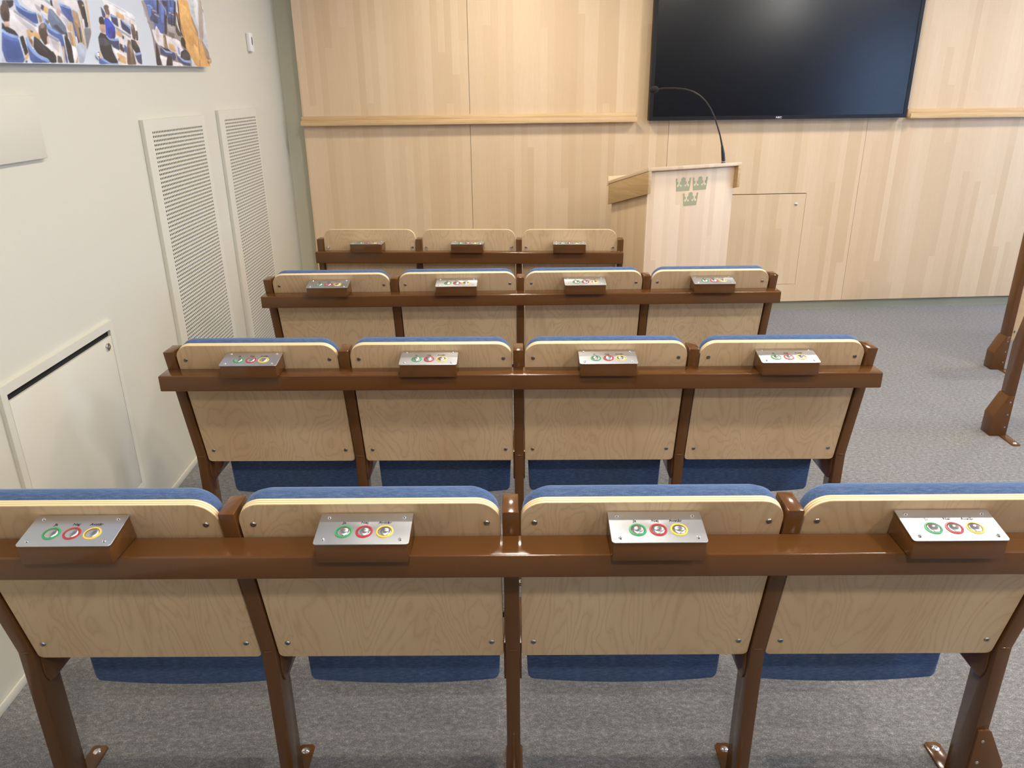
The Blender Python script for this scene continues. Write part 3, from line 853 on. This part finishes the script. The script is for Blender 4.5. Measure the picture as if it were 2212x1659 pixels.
(236,238,242,3749,1921,3800,1926,3771,1813,3743,1845),
(214,214,222,3865,1909,3909,1889,3869,1767,3829,1779),
(140,116,98,3829,1910,3841,1904,3874,1879,3858,1878)
]
PS0, PS1, PZ0, PZ1 = 0.9, 3.868, 1.632, 2.55
TILT = 0.0205                                # the board hangs a touch out of level
pic = empty('wall_picture', left_pt(3.868, 0.034, 1.6495), LW)
tag(pic, 'wide colour photograph of a debating chamber with blue seats on the wall', 'picture')
pic.rotation_euler = (TILT, 0, LW)
bm = bmesh.new()
add_box(bm, -0.004, 0.0, PS0 - PS1, 0.0, 0.0, 0.92)
obj('board', finish(bm, 'board', WHITE), pic)
ct, st = math.cos(TILT), math.sin(TILT)
def to_local(s, z):
    a, b = s - 3.868, z - 1.6495
    return a * ct + b * st, -a * st + b * ct
def clip(poly):
    def cut(pl, inside, inter):
        out = []
        for i, p in enumerate(pl):
            q = pl[i - 1]
            if inside(p):
                if not inside(q): out.append(inter(q, p))
                out.append(p)
            elif inside(q): out.append(inter(q, p))
        return out
    for ax, lim, sg in ((0, -0.0005, -1), (1, 0.0008, 1)):
        ins = lambda p, ax=ax, lim=lim, sg=sg: (p[ax] - lim) * sg >= 0
        def itx(q, p, ax=ax, lim=lim):
            t = (lim - q[ax]) / (p[ax] - q[ax])
            return (q[0] + (p[0] - q[0]) * t, q[1] + (p[1] - q[1]) * t)
        poly = cut(poly, ins, itx)
        if len(poly) < 3: return []
    return poly
def soften(poly, rounds=1):
    for _ in range(rounds):
        out = []
        for i, p in enumerate(poly):
            q = poly[(i + 1) % len(poly)]
            out += [(p[0] * 0.88 + q[0] * 0.12, p[1] * 0.88 + q[1] * 0.12), (p[0] * 0.12 + q[0] * 0.88, p[1] * 0.12 + q[1] * 0.88)]
        poly = out
    return poly
layers = [((208, 216, 228), [(PS0 - PS1, 0.0005), (-0.0005, 0.0005), (-0.0005, 0.919), (PS0 - PS1, 0.919)])]
for e in PIC:
    q = e[3:]
    pl = clip(soften([to_local(q[i] / 1000, q[i + 1] / 1000) for i in range(0, len(q), 2)]))
    if pl: layers.append((e[:3], pl))
# the part of the print above and left of the frame: more benches and gallery, loosely
rg = random.Random(3)
for k in range(60):
    cx, cz = -rg.uniform(0.2, 2.9), rg.uniform(0.36, 0.86)
    if cx > -1.75 and cz < 0.40: continue
    w, h = rg.uniform(0.05, 0.11), rg.uniform(0.03, 0.06)
    c = rg.choice([(72, 98, 160), (72, 98, 160), (228, 222, 226), (36, 36, 44), (214, 172, 122)])
    layers.append((c, [(cx, cz), (cx + w, cz - h * 0.5), (cx + w * 1.1, cz + h * 0.4), (cx + w * 0.2, cz + h)]))
# the print itself: a flat sheet whose ink is stored per point, shapes laid over one another with soft photographic edges
import numpy as np
gs = np.concatenate([np.linspace(PS0 - PS1 + 0.0005, -1.74, 70), np.linspace(-1.7362, -0.0005, 460)])
gz = np.concatenate([np.linspace(0.0005, 0.345, 165), np.linspace(0.3525, 0.919, 70)])
GS, GZ = np.meshgrid(gs, gz)
ns, nz = len(gs), len(gz)
ink = np.empty((nz, ns, 3)); ink[:] = srgb(*layers[0][0])[:3]
rs = np.random.RandomState(5)
def field(step):
    a = rs.rand(nz // step + 3, ns // step + 3)
    yy, xx = np.arange(nz) / step, np.arange(ns) / step
    y0, x0 = yy.astype(int), xx.astype(int)
    fy, fx = (yy - y0)[:, None], (xx - x0)[None, :]
    return (a[y0][:, x0] * (1 - fy) * (1 - fx) + a[y0 + 1][:, x0] * fy * (1 - fx) + a[y0][:, x0 + 1] * (1 - fy) * fx + a[y0 + 1][:, x0 + 1] * fy * fx)
mott = 1 + 0.30 * (field(9) - 0.5) + 0.22 * (field(4) - 0.5)
ink *= 1 + 0.10 * (field(30) - 0.5)[..., None]
for k, (c, pl) in enumerate(layers[1:]):
    p = np.array(pl)
    j0, j1 = np.searchsorted(gs, p[:, 0].min() - 0.01), np.searchsorted(gs, p[:, 0].max() + 0.01)
    i0, i1 = np.searchsorted(gz, p[:, 1].min() - 0.01), np.searchsorted(gz, p[:, 1].max() + 0.01)
    if i1 - i0 < 1 or j1 - j0 < 1: continue
    X, Y = GS[i0:i1, j0:j1], GZ[i0:i1, j0:j1]
    cov = np.zeros(X.shape)
    for ox, oy in ((-0.0013, -0.0007), (0.0013, -0.0007), (-0.0013, 0.0007), (0.0013, 0.0007), (0.0, 0.0)):
        ins = np.zeros(X.shape, bool)
        for a in range(len(p)):
            (xa, ya), (xb, yb) = p[a], p[a - 1]
            if ya == yb: continue
            ins ^= ((ya > Y + oy) != (yb > Y + oy)) & (X + ox < (xb - xa) * (Y + oy - ya) / (yb - ya) + xa)
        cov += ins * 0.2
    h = max(1e-4, p[:, 1].max() - p[:, 1].min())
    tone = (0.88 + 0.24 * (Y - p[:, 1].min()) / h) * mott[i0:i1, j0:j1]
    ink[i0:i1, j0:j1] = ink[i0:i1, j0:j1] * (1 - cov[..., None]) + np.array(srgb(*c)[:3]) * tone[..., None] * cov[..., None]
V = np.stack([np.full(GS.shape, 0.0004), GS, GZ], -1).reshape(-1, 3)
idx = np.arange(nz * ns).reshape(nz, ns)
F = np.stack([idx[:-1, :-1], idx[:-1, 1:], idx[1:, 1:], idx[1:, :-1]], -1).reshape(-1, 4)
me = bpy.data.meshes.new('print')
me.vertices.add(len(V)); me.vertices.foreach_set('co', V.ravel())
me.loops.add(F.size); me.loops.foreach_set('vertex_index', F.ravel())
me.polygons.add(len(F)); me.polygons.foreach_set('loop_start', np.arange(0, F.size, 4))
me.update(calc_edges=True); me.validate()
at_ = me.attributes.new('ink', 'FLOAT_COLOR', 'POINT')
at_.data.foreach_set('color', np.concatenate([np.clip(ink, 0, 1).reshape(-1, 3), np.ones((nz * ns, 1))], 1).astype(np.float32).ravel())
me.materials.append(PRINT)
obj('print', me, pic)
knob = lathe_mesh('standoff_screw', [(0.009, -0.034), (0.009, -0.0045), (0.009, 0.0), (0.0115, 0.0055), (0.0115, 0.0095), (0.0095, 0.0115), (0.0, 0.0115)], POLISH, 18, 'x')
for s, z in ((2.741, 1.655), (3.836, 1.676), (1.65, 1.634), (2.70, 2.50), (3.82, 2.52)):
    a, b = to_local(s, z)
    obj('standoff_screw', knob, pic, (0.0005, a, b))

# ------------------------------------------------------------------ seat rows
ALPHA = math.atan(0.095 / 0.393)
CA = math.cos(ALPHA)
postm = prism_mesh('post', [(0.0, 0.818), (0.095, 0.425), (0.095, 0.0), (0.160, 0.0), (0.160, 0.437), (0.070, 0.818)], 'x', -0.015, 0.015, BROWN, 0.0022, 2, 25)
bm = bmesh.new()
bmesh.ops.create_uvsphere(bm, u_segments=12, v_segments=8, radius=1.0)
bmesh.ops.scale(bm, vec=(0.0115, 0.0035, 0.0030), verts=bm.verts)
weldm = finish(bm, 'weld_bead', BROWN, smooth=True, angle=80)
straightm = prism_mesh('post', [(0.0, 0.818), (0.0, 0.0), (0.065, 0.0), (0.065, 0.818)], 'x', -0.015, 0.015, BROWN, 0.0022, 2, 25)
gus = [(0.112, 0.345), (0.118, 0.328), (0.130, 0.322), (0.262, 0.322), (0.275, 0.340), (0.275, 0.425), (0.250, 0.445), (0.150, 0.430), (0.112, 0.430)]
gusr = prism_mesh('gusset', gus, 'x', 0.0152, 0.0192, BROWN, 0.0008)
gusl = prism_mesh('gusset', gus, 'x', -0.0192, -0.0152, BROWN, 0.0008)
bm = bmesh.new()
bmesh.ops.create_uvsphere(bm, u_segments=10, v_segments=8, radius=1.0)
bmesh.ops.scale(bm, vec=(0.0030, 0.0040, 0.026), verts=bm.verts)
weldv = finish(bm, 'weld_bead', BROWN, smooth=True, angle=80)
def plate(y0, y1, far):
    c = 0.007
    ys = (y0, y1) if far else (y1, y0)
    s = 1 if far else -1
    return prism_mesh('foot_plate', [(-0.02, ys[0]), (0.02, ys[0]), (0.02, ys[1] - s * c), (0.02 - c, ys[1]), (-0.02 + c, ys[1]), (-0.02, ys[1] - s * c)], 'z', 0.0003, 0.0048, BROWN, 0.0008)
plate_far, plate_near = plate(0.160, 0.246, True), plate(-0.020, 0.095, False)
boltm = lathe_mesh('floor_bolt', [(0.0, 0.0015), (0.0035, 0.0015), (0.004, 0.0045), (0.007, 0.004), (0.0095, 0.002), (0.010, 0.0)], POLISH, 18)
shoe_poly = [(-0.0112, 0.0005), (0.065, 0.0005), (0.065, 0.100), (0.018, 0.200), (-0.0112, 0.200)]
shoe_r = prism_mesh('cable_shoe', shoe_poly, 'y', 0.0895, 0.1655, BROWN, 0.0018, 2, 15)
shoe_l = prism_mesh('cable_shoe', [(-x, z) for x, z in shoe_poly], 'y', 0.0895, 0.1655, BROWN, 0.0018, 2, 15)
shoescrew = lathe_mesh('shoe_screw', [(0.0, 0.0006), (0.0018, 0.0006), (0.002, 0.0018), (0.0036, 0.0012), (0.004, 0.0)], STEEL, 12, 'y')
screwm = lathe_mesh('screw', [(0.0, 0.0006), (0.0024, 0.0006), (0.0027, 0.0024), (0.0050, 0.0020), (0.0060, 0.0)], DARKSTEEL, 16, 'y')
boltback = lathe_mesh('bolt', [(0.0, 0.0022), (0.003, 0.0022), (0.0033, 0.0055), (0.0055, 0.0055), (0.0072, 0.003), (0.0085, 0.0015), (0.009, 0.0)], POLISH, 16, 'y')

# plywood back
PW, PH, PTK = 0.241, 0.4475, 0.0165
def ply_mesh(name, h):
    bm = bmesh.new()
    fa, fb, side = extrude_poly(bm, rounded_rect(-PW, PW, 0.0, h, 0.012, 0.045, 8), 'y', 0.0, PTK)
    for f in side: f.material_index = 1
    bmesh.ops.recalc_face_normals(bm, faces=bm.faces)
    es = [e for e in bm.edges if any(f in (fa, fb) for f in e.link_faces)]
    bmesh.ops.bevel(bm, geom=es, offset=0.0008, segments=1, affect='EDGES')
    return finish(bm, name, [BIRCH, PLYEDGE], smooth=True, angle=40)
backm = ply_mesh('backrest', PH)
BPZ = 0.172                                  # the barrier panels hang upright
tallm = ply_mesh('plywood_sheet', 0.866 - BPZ)

def cushion_mesh(name, top, bulge, thick, r_top=0.045, h0=0.02):
    """padding shaped like the plywood outline, rounded towards the sitter"""
    base = rounded_rect(-PW + 0.003, PW - 0.003, h0, top, 0.015, r_top, 8)
    bm = bmesh.new()
    rings = []
    for yy, ins, up_ in ((0.0, 0.0, 0.0), (thick * 0.25, -0.001, 0.55), (thick * 0.55, 0.001, 1.0), (thick * 0.82, 0.009, 0.9), (thick * 0.97, 0.024, 0.6), (thick, 0.06, 0.3)):
        ring = []
        cz = (h0 + top) / 2
        for x, z in base:
            sx = (PW - 0.003 - ins) / (PW - 0.003)
            sz = ((top - h0) / 2 - ins) / ((top - h0) / 2)
            zz = cz + (z - cz) * sz
            if z > cz: zz += bulge * up_ * max(0.0, 1 - (x / PW) ** 2)
            ring.append(bm.verts.new((x * sx, PTK + 0.0004 + yy, zz)))
        rings.append(ring)
    n = len(base)
    for A, B in zip(rings[:-1], rings[1:]):
        for i in range(n): bm.faces.new((A[i], A[(i + 1) % n], B[(i + 1) % n], B[i]))
    bm.faces.new(rings[0]); bm.faces.new(rings[-1])
    return finish(bm, name, FABRIC, smooth=True, angle=60)
pad_full = cushion_mesh('back_cushion', PH - 0.002, 0.011, 0.046)

# folded-up seat
out = []
for i in range(13):
    x = -0.218 + 0.436 * i / 12
    out.append((x, 0.204 + 0.012 * (x / 0.218) ** 2))
out += [(0.226, 0.228), (0.230, 0.33), (0.230, 0.60), (0.22, 0.625), (-0.22, 0.625), (-0.230, 0.60), (-0.230, 0.33), (-0.226, 0.228)]
seatm = prism_mesh('seat_cushion', out, 'y', 0.236, 0.305, FABRIC, 0.012, 3, 25)
boardm = prism_mesh('seat_board', rounded_rect(-0.222, 0.222, 0.225, 0.615, 0.02, 0.02, 5), 'y', 0.3055, 0.317, [BIRCH], 0.001)
hingem = lathe_mesh('hinge', [(0.0, -0.005), (0.011, -0.005), (0.011, 0.0045), (0.0, 0.0045)], BLACK, 14, 'x')

# voting box
boxm = prism_mesh('housing', [(-0.0735, 0.0008), (-0.0735, 0.0385), (0.0048, 0.0530), (0.0160, 0.0008)], 'x', -0.0815, 0.0815, BROWN, 0.0025, 2)
boxflat = prism_mesh('housing', [(-0.0735, 0.0008), (-0.0735, 0.0440), (0.0155, 0.0440), (0.0155, 0.0008)], 'x', -0.0815, 0.0815, BROWN, 0.0025, 2)
BETA = math.atan2(0.0145, 0.0783)
bm = bmesh.new()
n0 = rounded_rect(-0.0838, 0.0838, 0.0, 0.0800, 0.006, 0.001, 5)
extrude_poly(bm, n0, 'z', 0.0, 0.0022)
bmesh.ops.recalc_face_normals(bm, faces=bm.faces)
bevel_all(bm, 0.0005, 1, 40)
platem = finish(bm, 'face_plate', ALU, smooth=True, angle=30)
pscrew = lathe_mesh('screw', [(0.0, 0.0010), (0.0013, 0.0010), (0.0016, 0.0024), (0.0028, 0.0020), (0.0038, 0.0)], POLISH, 14)
capm = lathe_mesh('button', [(0.0, 0.0046), (0.0040, 0.0043), (0.0080, 0.0034), (0.0106, 0.0022), (0.0120, 0.0010), (0.0122, 0.0)], plain('button_steel', (0.58, 0.58, 0.60, 1), 0.24, 1.0, Anisotropic=0.7), 28, angle=60)
def ringmesh(m): return lathe_mesh('ring', [(0.0123, 0.0), (0.0123, 0.0012), (0.0153, 0.0010), (0.0156, 0.0)], m, 28, angle=60)
rings_ = [ringmesh(GREEN), ringmesh(RED), ringmesh(YELLOW)]
texts_ = [text_mesh('lettering', s, 0.0088, INK, 0.0001, 0.00012) for s in ('Ja', 'Nej', 'Avst\u00e5r')]
def voting_box(loc, rz, label, group, flat=False):
    tilt, pz = (0.0, 0.0441) if flat else (BETA, 0.0386)
    t = empty('voting_box', loc, rz)
    tag(t, label, 'voting box', group)
    obj('housing', boxflat if flat else boxm, t)
    pl = obj('face_plate', platem, t, (0, -0.0752, pz), (tilt, 0, 0))
    pl['label'] = 'brushed aluminium face plate'
    for x in (-0.068, 0.068):
        for y in (0.0115, 0.0690):
            obj('screw', pscrew, pl, (x, y, 0.0022))
    for k in range(3):
        bx = 0.0015 + (k - 1) * 0.0365
        obj('lettering', texts_[k], pl, (bx - 0.0025, 0.0520, 0.0024))
        cb, sb = math.cos(tilt), math.sin(tilt)
        lx, ly, lz = bx, 0.0315, 0.0022
        bt = obj('button', capm, t, (lx, -0.0752 + ly * cb - lz * sb, pz + ly * sb + lz * cb), (tilt, 0, 0))
        rg_ = obj('ring', rings_[k], bt)
        rg_['label'] = ('green', 'red', 'yellow')[k] + ' ring around the button'

def barrier_panel(loc, rz, label, group):
    """plywood panel of the front barrier: no seat, no padding"""
    t = empty('barrier_panel', loc, rz)
    tag(t, label, 'panel', group)
    br = obj('plywood_sheet', tallm, t, (0, 0.0168, BPZ))
    for x in (-0.222, 0.222):
        obj('bolt', boltback, br, (x, -0.0002, 0.773 - BPZ))
        obj('bolt', boltback, br, (x, -0.0002, 0.050))
    return t

def seat(loc, rz, label, group):
    t = empty('auditorium_seat', loc, rz)
    tag(t, label, 'seat', group)
    br = obj('backrest', backm, t, (0, 0.105, 0.403), (ALPHA, 0, 0))
    for x in (-0.216, 0.216):
        obj('screw', screwm, br, (x, -0.0002, 0.398))
        obj('screw', screwm, br, (x, -0.0002, 0.047))
    pd = obj('back_cushion', pad_full, t, br.location, (ALPHA, 0, 0))
    pd['label'] = 'blue fabric padding'
    sc = obj('seat_cushion', seatm, t)
    sc['label'] = 'dark blue folded seat'
    obj('seat_board', boardm, t)
    for x in (-0.2352, 0.2352):
        obj('hinge', hingem, t, (x, 0.262, 0.392))
    return t

def row(loc, yaw, posts, rail, label, group, shoe_side=0, shoe_post=None, barrier=False, gussets=True):
    t = empty('seat_frame', loc, yaw)
    tag(t, label, 'seat frame', group)
    obj('rail', box_mesh('rail', rail[0], rail[1], -0.0517, -0.0002 if barrier else 0.0150, 0.7025 if barrier else 0.7129, 0.7615, BROWN, 0.004, 3), t)
    for k, u in enumerate(posts):
        p = obj('post', straightm if barrier else postm, t, (u, 0, 0))
        sh = -0.095 if barrier else 0.0
        if not barrier: obj('weld_bead', weldm, p, (0, 0.0948, 0.425))
        if gussets and k < len(posts) - 1:
            obj('gusset', gusr, p); obj('weld_bead', weldv, p, (0.0165, 0.1140, 0.365))
        if gussets and k > 0:
            obj('gusset', gusl, p); obj('weld_bead', weldv, p, (-0.0165, 0.1140, 0.365))
        obj('foot_plate', plate_far, p, (0, sh, 0)); obj('floor_bolt', boltm, p, (0, 0.225 + sh, 0.0048))
        obj('foot_plate', plate_near, p, (0, sh, 0)); obj('floor_bolt', boltm, p, (0, sh, 0.0048))
        if shoe_side and u == shoe_post:
            obj('cable_shoe', shoe_r if shoe_side > 0 else shoe_l, p, (0, sh, 0))
            for z in (0.045, 0.108, 0.170):
                obj('shoe_screw', shoescrew, p, (0.004 * shoe_side, 0.0895 + sh, z))
    return t

def at(loc, yaw, u, v=0.0, z=0.0):
    c, s = math.cos(yaw), math.sin(yaw)
    return (loc[0] + u * c - v * s, loc[1] + u * s + v * c, loc[2] + z)

ROWS = [((-0.0056, 1.1957, 0), -0.0083, 'nearest row'), ((0.0192, 2.1133, 0), -0.0149, 'second row'),
        ((0.0399, 3.0420, 0), -0.0017, 'third row'), ((0.0422, 3.8854, 0), -0.0627, 'front barrier')]
POS4 = ['leftmost', 'second from left', 'third from left', 'rightmost']
POS3 = ['left', 'middle', 'right']
for i, (loc, yaw, nm) in enumerate(ROWS):
    four = i < 3
    posts = [-1.041, -0.52, 0.0, 0.52, 1.041] if four else [-1.041, -0.52, 0.0, 0.521]
    rail = (-1.058, 1.058) if four else (-1.054, 0.534)
    row(loc, yaw, posts, rail, ('brown steel frame of the ' + nm + ' of seats, five posts and one rail') if four else
        'brown steel frame of the low front barrier beside the lectern, four posts', 'brown seat frames', 1, posts[-1], barrier=not four, gussets=four)
    cs = [-0.78, -0.26, 0.26, 0.78] if four else [-0.78, -0.26, 0.26]
    for k, u in enumerate(cs):
        if four:
            seat(at(loc, yaw, u), yaw, 'plywood seat with blue padding, ' + POS4[k] + ' of the ' + nm + ' from the camera', 'plywood auditorium seats')
            vl = 'brown voting box with three buttons, ' + POS4[k] + ' of the ' + nm + ' from the camera'
        else:
            barrier_panel(at(loc, yaw, u), yaw, 'unpadded plywood panel, ' + POS3[k] + ' of three in the barrier beside the lectern', 'front barrier panels')
            vl = 'brown voting box, ' + POS3[k] + ' of three on the barrier beside the lectern'
        voting_box(at(loc, yaw, u, 0.0, 0.7615), yaw, vl, 'voting boxes', not four)

# the block across the aisle, only its row ends in view
RR = [((2.295, 3.113, 0), -0.035, 'nearer'), ((2.830, 4.0925, 0), -0.035, 'farther')]
for loc, yaw, nm in RR:
    row(loc, yaw, [0.0, 0.52], (-0.016, 0.536), 'brown steel row end across the aisle at right, ' + nm + ' of two', 'brown seat frames', -1, 0.0, barrier=(nm == 'farther'), gussets=False)
    if nm == 'farther':
        barrier_panel(at(loc, yaw, 0.26), yaw, 'plywood panel cut by the right picture edge across the aisle', 'front barrier panels')
